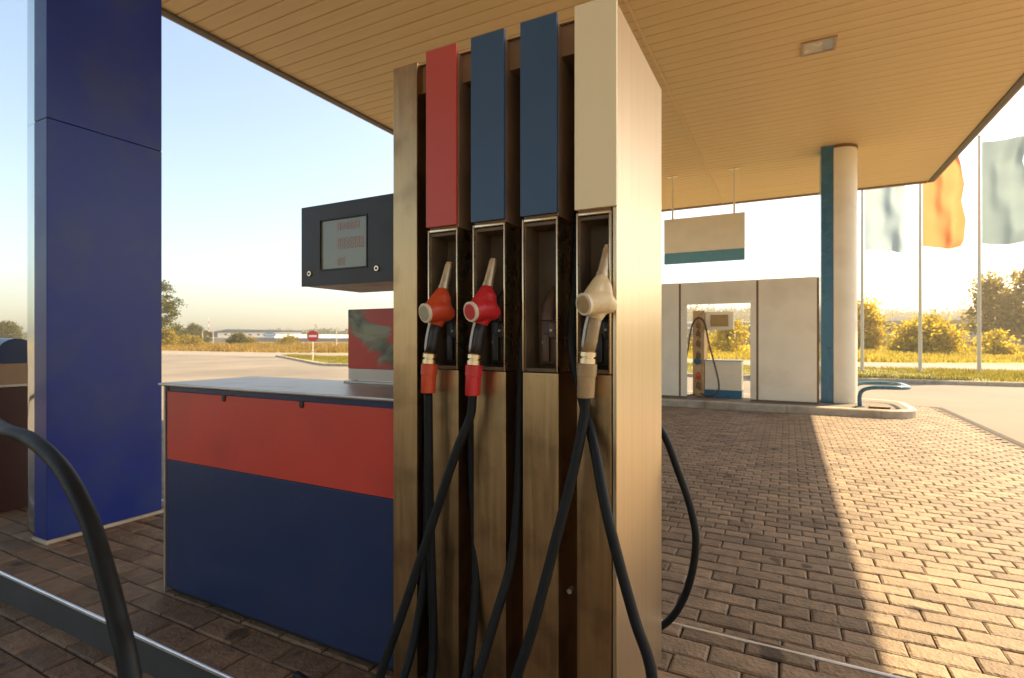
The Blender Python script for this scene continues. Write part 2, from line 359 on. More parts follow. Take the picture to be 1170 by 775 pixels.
# near island: kerb body, steel edge, pavers
isl = thing('pump_island', 'long low near island with steel-edged kerb and paved top', 'kerb island', (-3.5, 1.825, 0)); B = Rel(isl)
b = MB().box(-9.1, 2.05, IY0 + .004, IY0 + .05, -.03, IZ - .013).box(-9.1, 2.05, IY1 - .05, IY1 - .004, -.03, IZ - .013).box(2.0, 2.046, IY0 + .05, IY1 - .05, -.03, IZ - .013).box(-9.096, -9.05, IY0 + .05, IY1 - .05, -.03, IZ - .013)
B(b, 'kerb_face', mat('dark_kerb', (.05, .05, .05), .7, var=.2, scale=6, bump=.1))  # near-black tone over the whole kerb face
B(MB().box(-9.05, 2.0, IY0 + .05, IY1 - .05, -.03, IZ - .014), 'bed', M['joint'])
for nm, y0, y1 in (('e', IY0, IY0 + .012), ('e', IY1 - .012, IY1)):
    e = MB().box(-9.1, 2.05, y0, y1, IZ - .013, IZ + .006, b=.005); B(e, 'steel_edging', M['edge_steel'])
root_isl = isl
lay_root = bpy.data.objects.new('paved_top', None); col.objects.link(lay_root); lay_root.parent = isl; lay_root.location = -B.off
lay(lay_root, -9.03, 1.98, IY0 + .014, IY1 - .012, IZ, 280)

# ------------------------------------------------------------------ fuel dispenser
PX0, PX1, PY0, PY1, PT = -1.265, -.439, 1.50, 2.11, 2.375
disp = thing('fuel_dispenser', 'tall brushed steel fuel dispenser with four coloured grade plates and holstered nozzles', 'fuel pump', (-.85, 1.8, IZ)); B = Rel(disp)
B(MB().box(PX0, -1.157, PY0, PY1, IZ, PT, b=.004), 'side_column', M['steel'], smooth=True, auto=30)
B(MB().box(PX1 - .004, PX1, PY0, PY1, IZ, PT, b=.0015).box(PX1 - .013, PX1 - .0045, PY0 + .004, PY1 - .004, IZ, PT - .004), 'side_plate', M['steel_side_lit'])
B(MB().box(-1.156, PX1 - .014, 1.66, 1.95, IZ, PT - .02), 'core', M['header'])
B(MB().box(-1.156, PX1 - .014, 1.53, 1.655, 2.275, 2.368), 'header_beam', M['header'])
B(MB().box(-1.156, PX1 - .014, 1.52, PY1 - .012, 2.369, PT - .002, b=.002), 'top_cap', M['header'])
B(MB().box(-1.156, PX1 - .014, 1.952, PY1, IZ, PT - .01, b=.003), 'back_panel', M['steel'])
B(MB().box(-1.15, PX1 - .02, 1.512, 1.659, IZ, IZ + .06), 'plinth', M['black_plastic'])
UX = [-1.107, -.925, -.743, -.562]; UW = [.123, .122, .122, .107]
plates = ['plate_red', 'plate_blue', 'plate_blue', 'plate_white']; NB, NT = 1.297, 1.776
for i in range(4):
    x0, x1 = UX[i], UX[i] + UW[i]; fw = .0065
    # lower steel panel, upper steel panel (behind the plate), niche frame, niche, holster
    B(MB().box(x0, x1, PY0, 1.655, IZ + .061, NB - .002, b=.003), 'lower_panel', M['steel'], smooth=True, auto=30)
    up = B(MB().box(x0 + .002, x1 - .002, PY0 + .004, 1.655, NT + .002, 2.366, b=.003), 'upper_panel', M['header'])
    pw = .128 if i == 3 else .124
    B(MB().box(x0 - .003, x0 - .003 + pw, PY0 - .012, PY0 + .002, 1.784, 2.392, b=.0015), 'grade_plate', M[plates[i]], smooth=True, auto=30)
    fr = MB()
    for a0, a1 in ((x0, x0 + fw), (x1 - fw, x1)): fr.box(a0, a1, PY0 - .006, 1.60, NB, NT, b=.003)
    fr.box(x0 + fw, x1 - fw, PY0 - .005, PY0 + .02, NT - .010, NT, b=.002)
    nf = B(fr, 'niche_frame', M['chrome'], smooth=True, auto=35)
    ni = MB().box(x0 + fw, x1 - fw, 1.60, 1.61, NB, NT).box(x0 + fw, x0 + fw + .004, PY0 + .004, 1.60, NB, NT - .012).box(x1 - fw - .004, x1 - fw, PY0 + .004, 1.60, NB, NT - .012)
    ni.box(x0 + fw + .004, x1 - fw - .004, PY0 + .004, 1.60, NB, NB + .012, b=.002).box(x0 + fw + .004, x1 - fw - .004, 1.505, 1.60, NT - .022, NT - .012)
    B(ni, 'niche', M['niche'])
    cx = (x0 + x1) / 2 + .012
    ho = MB().box(cx - .036, cx + .028, 1.545, 1.60, NB + .02, NB + .17, b=.010).box(cx + .010, cx + .034, 1.51, 1.546, NB + .105, NB + .155, b=.006).box(cx - .02, cx + .004, 1.53, 1.546, NB + .03, NB + .12, b=.005)
    ho.tube([(cx - .006, 1.558, NB + .16), (cx - .002, 1.563, NB + .21), (cx + .008, 1.578, NB + .27)], [.034, .031, .012], 10)
    B(ho, 'holster', M['black_plastic'] if i != 2 else M['noz_dark'], smooth=True, auto=40)
    B(MB().box(cx - .024, cx + .0, 1.539, 1.5445, NB + .088, NB + .098).tube([(cx + .022, 1.511, NB + .13), (cx + .022, 1.503, NB + .13)], .004, 8), 'latch', M['galv'])
    # hose guide fitting at the top of each slot
    sx = x0 - .032
    B(MB().tube([(sx, 1.60, 2.10), (sx, 1.60, 2.06), (sx, 1.60, 2.055), (sx, 1.60, 2.02), (sx, 1.60, 2.015), (sx, 1.60, 1.99)], [.008, .008, .013, .013, .009, .009], 12), 'hose_fitting', M['chrome'], smooth=True, auto=40)
    B(MB().tube([(sx, 1.60, 2.275), (sx, 1.60, 2.10)], .008, 8), 'riser_pipe', M['header'], smooth=True, auto=40)
# a latch knob and rivets on the right hand slot, back hose
B(MB().tube([(-.600, 1.56, .62), (-.600, 1.535, .62)], .008, 10), 'slot_latch', M['galv'])
bh = spline([(-.62, 2.105, 1.22), (-.58, 2.17, 1.17), (-.47, 2.25, 1.02), (-.40, 2.25, .853), (-.349, 2.25, .699), (-.332, 2.25, .56), (-.366, 2.25, .375), (-.44, 2.24, .235), (-.55, 2.22, .176), (-.75, 2.2, .169), (-.95, 2.19, .169)], 8)
B(MB().tube(bh, .015, 12), 'rear_hose', M['rubber'], smooth=True)
B(MB().box(-.66, -.58, 2.111, 2.13, 1.17, 1.27, b=.005), 'rear_hose_bracket', M['black_plastic'])
B(MB().tube([(-.95, 2.112, .40), (-.95, 2.118, .40)], .02, 12), 'rear_lock', M['galv'])

# ------------------------------------------------------------------ nozzles with hoses
def voxel(o, s_=.004):
    m = o.modifiers.new('fuse', 'REMESH'); m.mode = 'VOXEL'; m.voxel_size = s_; m.use_smooth_shade = True
    k = o.modifiers.new('soften', 'SMOOTH'); k.factor = .5; k.iterations = 4
class RMB(MB):
    def tube(s, pts, rad, seg=12, **k): return MB.tube(s, pts, [r * 1.16 for r in rad] if isinstance(rad, (list, tuple)) else rad * 1.16, seg, **k)
def nozzle(label, off, body, ring, face, sleeve, hose, deep=0.0, rot=0.0, knob=True):
    base = Vector((-.891, 1.45, 1.316))
    t = thing('fuel_nozzle', label, 'nozzle', base + Vector(off), 'nozzles hanging on the steel dispenser')
    def Q(p): return (Matrix.Rotation(rot, 3, 'Z') @ (Vector(p) - base)) + base + Vector(off)
    B = Rel(t)
    q = lambda L_: [Q(p) for p in L_]
    b = RMB().tube(q([(-.876, 1.462, 1.445), (-.868, 1.468, 1.475), (-.858, 1.474, 1.505), (-.860, 1.483, 1.54), (-.866, 1.490, 1.556), (-.869, 1.495, 1.566)]), [.019, .027, .031, .024, .018, .0165], 14)
    b.tube(q([(-.830, 1.50, 1.474), (-.838, 1.49, 1.482), (-.848, 1.472, 1.494), (-.862, 1.44, 1.492), (-.874, 1.412, 1.486), (-.876, 1.404, 1.485)]), [.012, .022, .029, .029, .027, .026], 14)
    b.tube(q([(-.872, 1.425, 1.49), (-.868, 1.45, 1.515), (-.867, 1.474, 1.544), (-.869, 1.491, 1.563)]), [.024, .025, .021, .0165], 14)
    bo = B(b, 'body', body); voxel(bo)
    if knob:
        kd = (Vector((-.876, 1.40, 1.484)) - Vector((-.862, 1.44, 1.492))).normalized(); k0 = Vector((-.8755, 1.404, 1.4848))
        B(RMB().tube(q([k0 - kd * .006, k0 + kd * .003, k0 + kd * .004]), [.0275, .0275, .0255], 24), 'cap_ring', ring, smooth=True, auto=30)
        B(RMB().tube(q([k0 + kd * .0041, k0 + kd * .0062, k0 + kd * .0066]), [.0215, .0205, .018], 24), 'cap_face', face, smooth=True, auto=30)
    B(RMB().tube(q([(-.869, 1.493, 1.560), (-.868, 1.500, 1.580), (-.868, 1.5005, 1.581), (-.866, 1.511, 1.612), (-.864, 1.519, 1.638), (-.863, 1.524, 1.654), (-.863, 1.5245, 1.6545), (-.863, 1.527, 1.662)]), [.0160, .0155, .0140, .0135, .0130, .0128, .0110, .0110], 14), 'spout', M['spout'], smooth=True, auto=35)
    B(RMB().tube(q([(-.872, 1.463, 1.452), (-.877, 1.458, 1.42), (-.882, 1.456, 1.385), (-.889, 1.451, 1.352)]), [.017, .0165, .0165, .017], 12), 'handle', M['black_plastic'] if sleeve != M['noz_tan'] else M['noz_tan'], smooth=True)
    B(RMB().tube(spline(q([(-.884, 1.444, 1.456), (-.891, 1.442, 1.43), (-.896, 1.440, 1.40), (-.900, 1.440, 1.37), (-.899, 1.444, 1.352)]), 5), .0042, 8), 'lever', M['galv'], smooth=True)
    B(RMB().tube(q([(-.889, 1.451, 1.353), (-.8892, 1.4508, 1.350), (-.8900, 1.4504, 1.338), (-.8901, 1.4503, 1.337), (-.8902, 1.4503, 1.333), (-.8903, 1.4503, 1.332), (-.891, 1.45, 1.318)]), [.0185, .021, .021, .0165, .0165, .021, .021], 16), 'coupling', M['chrome'], smooth=True, auto=35)
    B(RMB().tube(q([(-.891, 1.45, 1.318), (-.8911, 1.45, 1.316), (-.8935, 1.45, 1.283), (-.8936, 1.45, 1.282), (-.897, 1.45, 1.222), (-.897, 1.45, 1.219)]), [.0215, .0245, .0245, .0225, .0215, .0195], 18), 'sleeve', sleeve, smooth=True, auto=35)
    return t, B
def slot_up(x, z0): return [(x, 1.535, z0), (x, 1.55, z0 + .25), (x, 1.59, 1.6), (x, 1.60, 1.85), (x, 1.60, 1.992)]
def hosepart(B, pts, r=.0148):
    B(MB().tube(spline(pts, 9), r, 12), 'hose', M['rubber'], smooth=True)
t, B = nozzle('orange nozzle with grey round cap hanging below the red plate', (-.175, 0, 0), M['noz_orange'], M['cap_ring'], M['cap_grey'], M['noz_orange'], '')
hosepart(B, [(-1.072, 1.45, 1.225), (-1.068, 1.45, .925), (-1.062, 1.455, .628), (-1.052, 1.45, .35), (-1.05, 1.40, .20), (-1.10, 1.34, .172), (-1.15, 1.37, .19), (-1.146, 1.46, .34), (-1.135, 1.52, .6)] + slot_up(-1.1385, .95))
t, B = nozzle('red nozzle with red round cap hanging below the blue plate beside the red plate', (0, 0, 0), M['noz_red'], M['cap_ring'], M['noz_red'], M['noz_red'], '')
hosepart(B, [(-.897, 1.45, 1.222), (-.905, 1.448, 1.15), (-.944, 1.43, 1.043), (-1.026, 1.40, .786), (-1.107, 1.36, .516), (-1.173, 1.325, .30), (-1.17, 1.30, .18), (-1.08, 1.29, .168), (-.96, 1.33, .18), (-.91, 1.42, .30), (-.915, 1.50, .6)] + slot_up(-.952, 1.0))
hosepart(Rel(disp), [(-1.6, 1.36, .167), (-1.2, 1.31, .167), (-.92, 1.33, .18), (-.85, 1.38, .34), (-.802, 1.44, .552), (-.777, 1.49, .70), (-.770, 1.52, .90)] + slot_up(-.773, 1.05))
t, B = nozzle('cream nozzle with amber round cap hanging below the cream plate', (.380, 0, .012), M['noz_cream'], M['cap_ring'], M['cap_amber'], M['noz_tan'], '', rot=R(-10))
hosepart(B, [(-.517, 1.45, 1.235), (-.521, 1.447, 1.17), (-.543, 1.42, 1.021), (-.588, 1.38, .803), (-.634, 1.34, .588), (-.69, 1.31, .38), (-.68, 1.27, .20), (-.55, 1.25, .168), (-.40, 1.27, .172), (-.29, 1.33, .30), (-.311, 1.38, .527), (-.357, 1.385, .662), (-.404, 1.39, .813), (-.445, 1.405, .948), (-.492, 1.45, 1.10), (-.555, 1.51, 1.25), (-.590, 1.53, 1.40), (-.592, 1.57, 1.60), (-.594, 1.60, 1.85), (-.594, 1.60, 1.992)])

# ------------------------------------------------------------------ service cabinet beside the dispenser
def cabinet(label, x0, x1, hood=False):
    y0, y1, zt = 1.53, 2.03, 1.184
    t = thing('service_cabinet', label, 'cabinet', ((x0 + x1) / 2, (y0 + y1) / 2, IZ)); B = Rel(t)
    B(MB().box(x0 + .02, x1 - .002, y0 + .03, y1 - .01, IZ + .0, IZ + .03), 'plinth', M['black_plastic'])
    B(MB().box(x0 + .012, x1, y0 + .012, y1, IZ + .03, zt - .014), 'carcass', M['cab_blue'])
    B(MB().box(x0, x0 + .0115, y0 - .002, y1 + .004, IZ + .0, zt - .014, b=.002), 'corner_trim', M['counter'])
    B(MB().box(x0 + .030, x1, y0, y0 + .011, IZ + .035, .808, b=.0015), 'lower_panel', M['cab_blue'])
    rp = B(MB().box(x0 + .030, x1, y0 - .001, y0 + .011, .811, 1.143, b=.0015), 'upper_panel', M['cab_red'])
    for fx in (.32, .66):
        xx = x0 + (x1 - x0) * fx
        B(MB().tube([(xx, y0 + .002, 1.128), (xx, y0 - .006, 1.128), (xx, y0 - .007, 1.128)], [.011, .011, .009], 14).box(xx - .011, xx + .011, y0 - .006, y0 + .002, 1.128, 1.146), 'lock', M['black_plastic'], rp)
    B(MB().box(x0 - .012, x1 - .001, y0 - .022, y1 + .015, zt - .013, zt, b=.004), 'counter_top', M['counter'], smooth=True, auto=30)
    return t, B
cab, B = cabinet('waist-high service cabinet with red and blue front and steel top beside dispenser', -2.735, -1.266)

# display head
dsp = thing('price_display', 'black price display box with grey screen jutting from the dispenser', 'display', (-1.57, 1.8, 1.628)); B = Rel(dsp)
B(MB().box(-1.872, -1.266, 1.632, 1.98, 1.628, 1.967, b=.005), 'housing', M['counter'], smooth=True, auto=30)
fx0, fx1, fz0, fz1 = -1.873, -1.266, 1.627, 1.968
lx0, lx1, lz0, lz1 = -1.765, -1.497, 1.688, 1.905
f = MB().box(fx0, lx0, 1.62, 1.6315, fz0, fz1).box(lx1, fx1, 1.62, 1.6315, fz0, fz1).box(lx0, lx1, 1.62, 1.6315, lz1, fz1).box(lx0, lx1, 1.62, 1.6315, fz0, lz0)
B(f, 'bezel', M['black_plastic'])
rm = MB()
for a in ((lx0, lx0 + .006, lz0, lz1), (lx1 - .006, lx1, lz0, lz1)): rm.box(a[0], a[1], 1.617, 1.626, a[2], a[3], b=.001)
for a in ((lz0, lz0 + .006), (lz1 - .006, lz1)): rm.box(lx0 + .006, lx1 - .006, 1.617, 1.626, a[0], a[1], b=.001)
B(rm, 'screen_rim', M['black_plastic'])
scr = B(MB().box(lx0 + .006, lx1 - .006, 1.6262, 1.6314, lz0 + .006, lz1 - .006), 'screen', M['lcd'])
for (xa, xb, zc, hh) in ((-1.665, -1.535, 1.868, .030), (-1.665, -1.515, 1.797, .044), (-1.665, -1.605, 1.722, .030)):
    n = int((xb - xa) / .021); dm = MB()
    for k in range(n):
        x = xa + k * .021
        for dz in (-hh / 2, 0, hh / 2 - .004): dm.box(x, x + .015, 1.6252, 1.6261, zc + dz, zc + dz + .0045)
        for dx in (0, .0115): dm.box(x + dx, x + dx + .0035, 1.6254, 1.6261, zc - hh / 2 + .005, zc + hh / 2 - .005)
    tag(B(dm, 'digit_row', M['lcd_mark'], scr), kind='stuff')
for x in (-1.822, -1.447):
    lk = B(MB().tube([(x, 1.622, 1.680), (x, 1.615, 1.680), (x, 1.614, 1.680)], [.0115, .0115, .0095], 18), 'lock', M['chrome'], smooth=True, auto=30)
    B(MB().tube([(x, 1.6145, 1.680), (x, 1.6125, 1.680)], .0055, 12), 'keyhole', M['black_plastic'], lk)
B(MB().box(-1.40, -1.35, 1.70, 1.73, 1.623, 1.629), 'vent_slot', M['black_plastic'])

# picture panel standing on the counter
ad = thing('picture_stand', 'red printed picture panel with dark foliage standing on the steel counter', 'poster', (-1.60, 1.96, 1.184)); B = Rel(ad)
B(MB().box(-1.94, -1.27, 1.93, 1.99, 1.184, 1.196, b=.003), 'base_strip', M['counter'])
B(MB().box(-1.92, -1.275, 1.945, 1.975, 1.2, 1.255).box(-1.90, -1.88, 1.95, 1.97, 1.19, 1.2).box(-1.40, -1.38, 1.95, 1.97, 1.19, 1.2), 'lower_strip', M['fascia'])
B(MB().box(-1.925, -1.270, 1.947, 1.975, 1.256, 1.545, b=.002), 'picture', M['poster'])

# ------------------------------------------------------------------ near pillar
SZ = 5.2
def arc_poly(xc, yc, rx, ry, a0, a1, n):
    return [(xc + rx * math.cos(a0 + (a1 - a0) * i / n), yc + ry * math.sin(a0 + (a1 - a0) * i / n)) for i in range(n + 1)]
pl = thing('canopy_pillar', 'massive blue panelled canopy pillar with polished steel rounded flank on near island', 'pillar', (-4.2, 1.89, IZ)); B = Rel(pl)
B(MB().box(-4.17, -3.985, 1.545, 2.235, IZ, IZ + .022, b=.004), 'foot_strip', M['kerb'])
for z0, z1 in ((IZ + .022, 2.749), (2.7508, SZ - .001)):
    B(MB().box(-4.165, -4.0, 1.555, 2.225, z0, z1, b=.006), 'blue_panel', M['pillar_blue'], smooth=True, auto=30)
    m_ = MB().prism([(-4.166, 2.215), (-4.166, 1.565)] + arc_poly(-4.25, 1.89, .25, .325, -math.pi / 2, -3 * math.pi / 2, 28), z0 if z0 > 1 else IZ, z1)
    B(m_, 'steel_cladding', M['pillar_steel'], smooth=True, auto=40)
# ------------------------------------------------------------------ second cabinet and hose at the left edge
c2 = thing('service_cabinet', 'dark red ended cabinet with blue hood behind the blue pillar at left edge', 'cabinet', (-5.9, 1.78, IZ)); B = Rel(c2)
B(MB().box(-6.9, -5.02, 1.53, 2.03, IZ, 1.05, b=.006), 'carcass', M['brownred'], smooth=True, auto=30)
B(MB().box(-6.92, -5.0, 1.51, 2.05, 1.05, 1.07, b=.004), 'counter_top', M['counter'])
B(MB().prism([(0, 0)] and [(-6.9, 1.53), (-5.04, 1.53), (-5.02, 1.56), (-5.02, 2.0), (-5.04, 2.03), (-6.9, 2.03)], 1.07, 1.22), 'hood_side', M['header'])
B(MB().tube(spline([(-6.9, 1.78, 1.29), (-5.9, 1.78, 1.30), (-5.03, 1.78, 1.29)], 4), .115, 20), 'hood', M['cab_blue'], smooth=True, auto=40)
B(MB().box(-6.9, -5.015, 1.522, 1.529, .55, .60), 'blue_band', M['teal_paint'])
B(MB().box(-6.9, -5.015, 1.522, 1.529, .25, .30), 'white_band', M['sign_white'])
hl = spline([(-5.3, 1.50, .80), (-4.7, 1.32, 1.02), (-3.6, 1.05, 1.17), (-2.5, .76, 1.22), (-1.697, .56, 1.196), (-1.435, .53, 1.186), (-1.253, .51, 1.150), (-1.109, .49, 1.084), (-1.019, .475, 1.012), (-.957, .465, .944), (-.90, .455, .87), (-.80, .44, .60), (-.74, .43, .25), (-.70, .40, .05), (-.60, .30, .018), (-.30, .05, .018)], 8)
h = MB().tube(hl, .0148, 14).build('fuel_hose', M['rubber'], smooth=True)
tag(h, 'thick black hose arching across the lower left foreground', 'hose')

# ------------------------------------------------------------------ canopy
CX0, CX1, CXM, CY0, CY1 = -6.44, 3.06, -1.62, -30.0, 16.0  # rear end stretched far behind the camera, unseen, to shade the foreground
can = thing('canopy', 'broad flat forecourt canopy with tan planked soffit', 'canopy', (-1.7, 6.5, SZ)); B = Rel(can)
B(MB().box(CX0 + .10, CX1 - .10, CY0 + .1, CY1 - .1, SZ + .045, SZ + .62), 'roof_body', M['soffit_gap'])
fa = MB().box(CX0 - .06, CX0 + .099, CY0, CY1, SZ + .02, SZ + .7).box(CX1 - .099, CX1 + .06, CY0, CY1, SZ + .02, SZ + .7).box(CX0 + .1, CX1 - .1, CY1 - .099, CY1 + .06, SZ + .02, SZ + .7).box(CX0 + .1, CX1 - .1, CY0 - .06, CY0 + .099, SZ + .02, SZ + .7)
B(fa, 'fascia', M['fascia'])
tr = MB()
for x0, x1 in ((CX0 - .02, CX0 + .07), (CX1 - .07, CX1 + .02)): tr.box(x0, x1, CY0, CY1, SZ - .03, SZ + .019, b=.006)
B(tr, 'edge_trim', M['trim_dark'])
tr = MB()
for x0, x1 in ((CX0 - .062, CX0 - .022), (CX1 + .022, CX1 + .062)): tr.box(x0, x1, CY0, CY1, SZ - .022, SZ + .019, b=.006)
tr.box(CX0 + .08, CX1 - .08, CY1 - .05, CY1 + .04, SZ - .03, SZ + .019, b=.006)
B(tr, 'edge_moulding', M['trim_mid'])
B(MB().box(CXM - .016, CXM + .016, CY0 + .1, CY1 - .06, SZ - .012, SZ + .04, b=.004), 'soffit_joint', M['soffit'])
def plank(wx):
    # shallow tray plank: flat face, folded edges leave a visible groove
    y = .0955; P = [(-y - .004, .03), (-y, .006), (-y + .006, 0), (y - .006, 0), (y, .006), (y + .004, .03)]; m = MB()
    V = [(sx * wx / 2, a, b_) for sx in (-1, 1) for a, b_ in P]; n = len(P)
    m.add(V, [(i, i + 1, i + 1 + n, i + n) for i in range(n - 1)] + [tuple(range(n)), tuple(range(2 * n - 1, n - 1, -1))])
    me = bpy.data.meshes.new('soffit_plank'); me.from_pydata(m.v, [], m.f); me.materials.append(M['soffit']); return me
wa = CXM - .018 - (CX0 + .072); wb = CX1 - .072 - (CXM + .018)
pa, pb = plank(wa), plank(wb); y = -3.0
while y < CY1 - .15:
    for me, xc in ((pa, CX0 + .072 + wa / 2), (pb, CXM + .018 + wb / 2)):
        o = link('soffit_plank', me, can); o.location = Vector((xc, y, SZ + random.uniform(-.0015, .0015))) - B.off
    y += .2
rear = MB(); y = -3.2
while y > CY0 + .15:
    for me, xc in ((pa, CX0 + .072 + wa / 2), (pb, CXM + .018 + wb / 2)):
        rear.add([(v.co.x + xc - B.off.x, v.co.y + y - B.off.y, v.co.z + SZ - B.off.z) for v in me.vertices], [tuple(f.vertices) for f in me.polygons])
    y -= .2
tag(rear.build('added_rear_soffit', M['soffit'], can), kind='stuff')  # added soffit out of view behind the camera, blocks sky light
# recessed lamp
lp = thing('soffit_lamp', 'square recessed lamp in the tan soffit', 'lamp', (.35, 7.93, SZ)); B = Rel(lp)
x0, x1, y0, y1 = .15, .55, 7.75, 8.11
f = MB()
for a in ((x0, x0 + .035, y0, y1), (x1 - .035, x1, y0, y1), (x0 + .035, x1 - .035, y0, y0 + .035), (x0 + .035, x1 - .035, y1 - .035, y1)): f.box(*a, SZ - .022, SZ - .003, b=.003)
B(f, 'frame', M['lamp_frame'])
B(MB().box(x0 + .036, x1 - .16, y0 + .036, y1 - .036, SZ - .014, SZ - .003), 'lens', M['lamp_lens'])
B(MB().box(x1 - .158, x1 - .036, y0 + .036, y1 - .036, SZ - .012, SZ - .003), 'reflector', M['galv'])

# ------------------------------------------------------------------ far island
FY0, FY1, FX0, FX1 = 11.25, 13.3, -5.9, 2.05
fi = thing('pump_island', 'long low far island with concrete kerb and rounded end', 'kerb island', (-1.9, 12.3, 0)); B = Rel(fi)
def rounded(x0, x1, y0, y1, r, n=8):
    P = [(x0, y0)] + arc_poly(x1 - r, y0 + r, r, r, -math.pi / 2, 0, n) + arc_poly(x1 - r, y1 - r, r, r, 0, math.pi / 2, n) + [(x0, y1)]
    return P
B(MB().prism(rounded(FX0 + .12, FX1 - .12, FY0 + .12, FY1 - .12, .48), -.02, IZ - .004), 'top_slab', M['asphalt'])
outer = rounded(FX0, FX1, FY0, FY1, .6, 12); inner = rounded(FX0 + .12, FX1 - .12, FY0 + .12, FY1 - .12, .48, 12)
def kseg(i0, i1, t0, t1):
    m = MB(); idx = []
    def lerp(a, b, t): return (a[0] + (b[0] - a[0]) * t, a[1] + (b[1] - a[1]) * t)
    O = [lerp(outer[i0], outer[i0 + 1], t0)] + [outer[k] for k in range(i0 + 1, i1)] + [lerp(outer[i1 - 1], outer[i1], t1)]
    I = [lerp(inner[i0], inner[i0 + 1], t0)] + [inner[k] for k in range(i0 + 1, i1)] + [lerp(inner[i1 - 1], inner[i1], t1)]
    n = len(O); V = []
    for (ox, oy), (ix, iy) in zip(O, I):
        bx, by = ox + (ix - ox) * .18, oy + (iy - oy) * .18
        V += [(ox, oy, -.02), (ox, oy, IZ - .02), (bx, by, IZ), (ix, iy, IZ), (ix, iy, -.02)]
    F = [(a * 5 + k, (a + 1) * 5 + k, (a + 1) * 5 + (k + 1) % 5, a * 5 + (k + 1) % 5) for a in range(n - 1) for k in range(5)] + [tuple(range(5)), tuple(range(5 * n - 1, 5 * n - 6, -1))]
    return m.add(V, F)
nst = 5
for k in range(nst):
    B(kseg(0, 1, k / nst + .0006, (k + 1) / nst - .0006), 'kerb_stone', M['kerb'])
B(kseg(1, 14, .004, .5), 'kerb_stone', M['kerb'], smooth=True, auto=40)
B(kseg(13, 26, .51, 1), 'kerb_stone', M['kerb'], smooth=True, auto=40)
for k in range(nst):
    B(kseg(26, 27, k / nst + .0006, (k + 1) / nst - .0006), 'kerb_stone', M['kerb'])
# wall of cladding panels with the pump opening
WY, WT = 11.75, 2.60
wall = thing('cladding_wall', 'cream panelled screen wall with a pump opening on the far island', 'wall', (-2, WY, IZ)); B = Rel(wall)
xs = [(-5.2, -3.85), (-3.83, -2.07), (-.54, .50)]
for x0, x1 in ((-5.2, -3.84), (-3.80, -2.08), (-.53, .49)):
    B(MB().box(x0, x1, WY, WY + .05, IZ + .03, WT, b=.004), 'wall_panel', M['cream_paint'], smooth=True, auto=30)
B(MB().box(-2.04, -.57, WY + .001, WY + .05, 2.13, WT - .002, b=.004), 'header_panel', M['cream_paint'], smooth=True, auto=30)
B(MB().box(-2.04, -1.915, WY + .001, WY + .05, IZ + .03, 2.128, b=.003), 'jamb', M['cream_paint'])
B(MB().box(-.68, -.57, WY + .001, WY + .05, IZ + .03, 2.128, b=.003), 'jamb', M['cream_paint'])
for x0, x1 in ((-3.84, -3.80), (-2.08, -2.04), (-.57, -.53), (.49, .53)):
    B(MB().box(x0, x1, WY + .006, WY + .045, IZ, WT - .01), 'seam_post', M['seam'])
B(MB().box(-5.2, -1.915, WY + .004, WY + .046, IZ, IZ + .029).box(-.68, .49, WY + .004, WY + .046, IZ, IZ + .029), 'bottom_rail', M['seam'])
# far column
fc = thing('canopy_pillar', 'cream rounded canopy pillar with teal stripe at the end of the far island', 'pillar', (.9, 12.4, IZ)); B = Rel(fc)
B(MB().box(.575, .79, 12.12, 12.72, IZ, SZ - .001, b=.01), 'teal_panel', M['teal_paint'], smooth=True, auto=30)
B(MB().prism([(.791, 12.72)] + [(.791, 12.12)] + arc_poly(.90, 12.42, .31, .31, -math.pi / 2, math.pi / 2, 24), IZ, SZ - .06), 'cream_cladding', M['cream_paint'], smooth=True, auto=40)
B(MB().prism([(.792, 12.725)] + [(.792, 12.115)] + arc_poly(.90, 12.42, .318, .318, -math.pi / 2, math.pi / 2, 24), SZ - .06, SZ - .001), 'collar', M['seam'], smooth=True, auto=40)
# crash guard
cg = thing('crash_guard', 'bent teal pipe hoop guarding the rounded end of the far island', 'guard rail', (1.5, 12.3, IZ)); B = Rel(cg)
gp = spline([(1.18, 11.72, IZ), (1.18, 11.72, .36), (1.24, 11.71, .46), (1.38, 11.70, .505), (1.62, 11.69, .515), (1.80, 11.72, .515), (1.93, 11.86, .515), (1.96, 12.05, .515), (1.96, 12.5, .515), (1.93, 12.72, .515), (1.80, 12.86, .515), (1.62, 12.89, .515), (1.38, 12.88, .505), (1.24, 12.87, .46), (1.18, 12.86, .36), (1.18, 12.86, IZ)], 6)
B(MB().tube(gp, .036, 14), 'pipe', M['guard'], smooth=True)
for y in (11.72, 12.86): B(MB().tube([(1.18, y, IZ - .002), (1.18, y, IZ + .012)], .075, 16), 'base_flange', M['guard'])
B(MB().box(1.30, 1.62, 11.50, 11.62, IZ, IZ + .035, b=.01), 'foot_plate', M['seam'])
# hanging sign
hs = thing('hanging_sign', 'blank cream sign board with teal lower band hung from the canopy', 'sign', (-1.72, 12.75, 3.15)); B = Rel(hs)
B(MB().box(-2.59, -.846, 12.72, 12.80, 3.405, 4.20, b=.006), 'board', M['cream_paint'], smooth=True, auto=30)
B(MB().box(-2.588, -.848, 12.722, 12.798, 3.15, 3.404, b=.006), 'teal_band', mat('glare_washed_teal', (.12, .32, .40), .35, var=.05), smooth=True, auto=30)  # teal lightened so the band's colour carries the sun glare
for x in (-2.40, -1.065):
    B(MB().tube([(x, 12.76, 4.19), (x, 12.76, SZ)], .022, 10), 'hanger_rod', M['cream_paint'], smooth=True, auto=40)
    B(MB().box(x - .11, x + .11, 12.70, 12.82, SZ - .014, SZ - .003), 'ceiling_plate', M['cream_paint'])
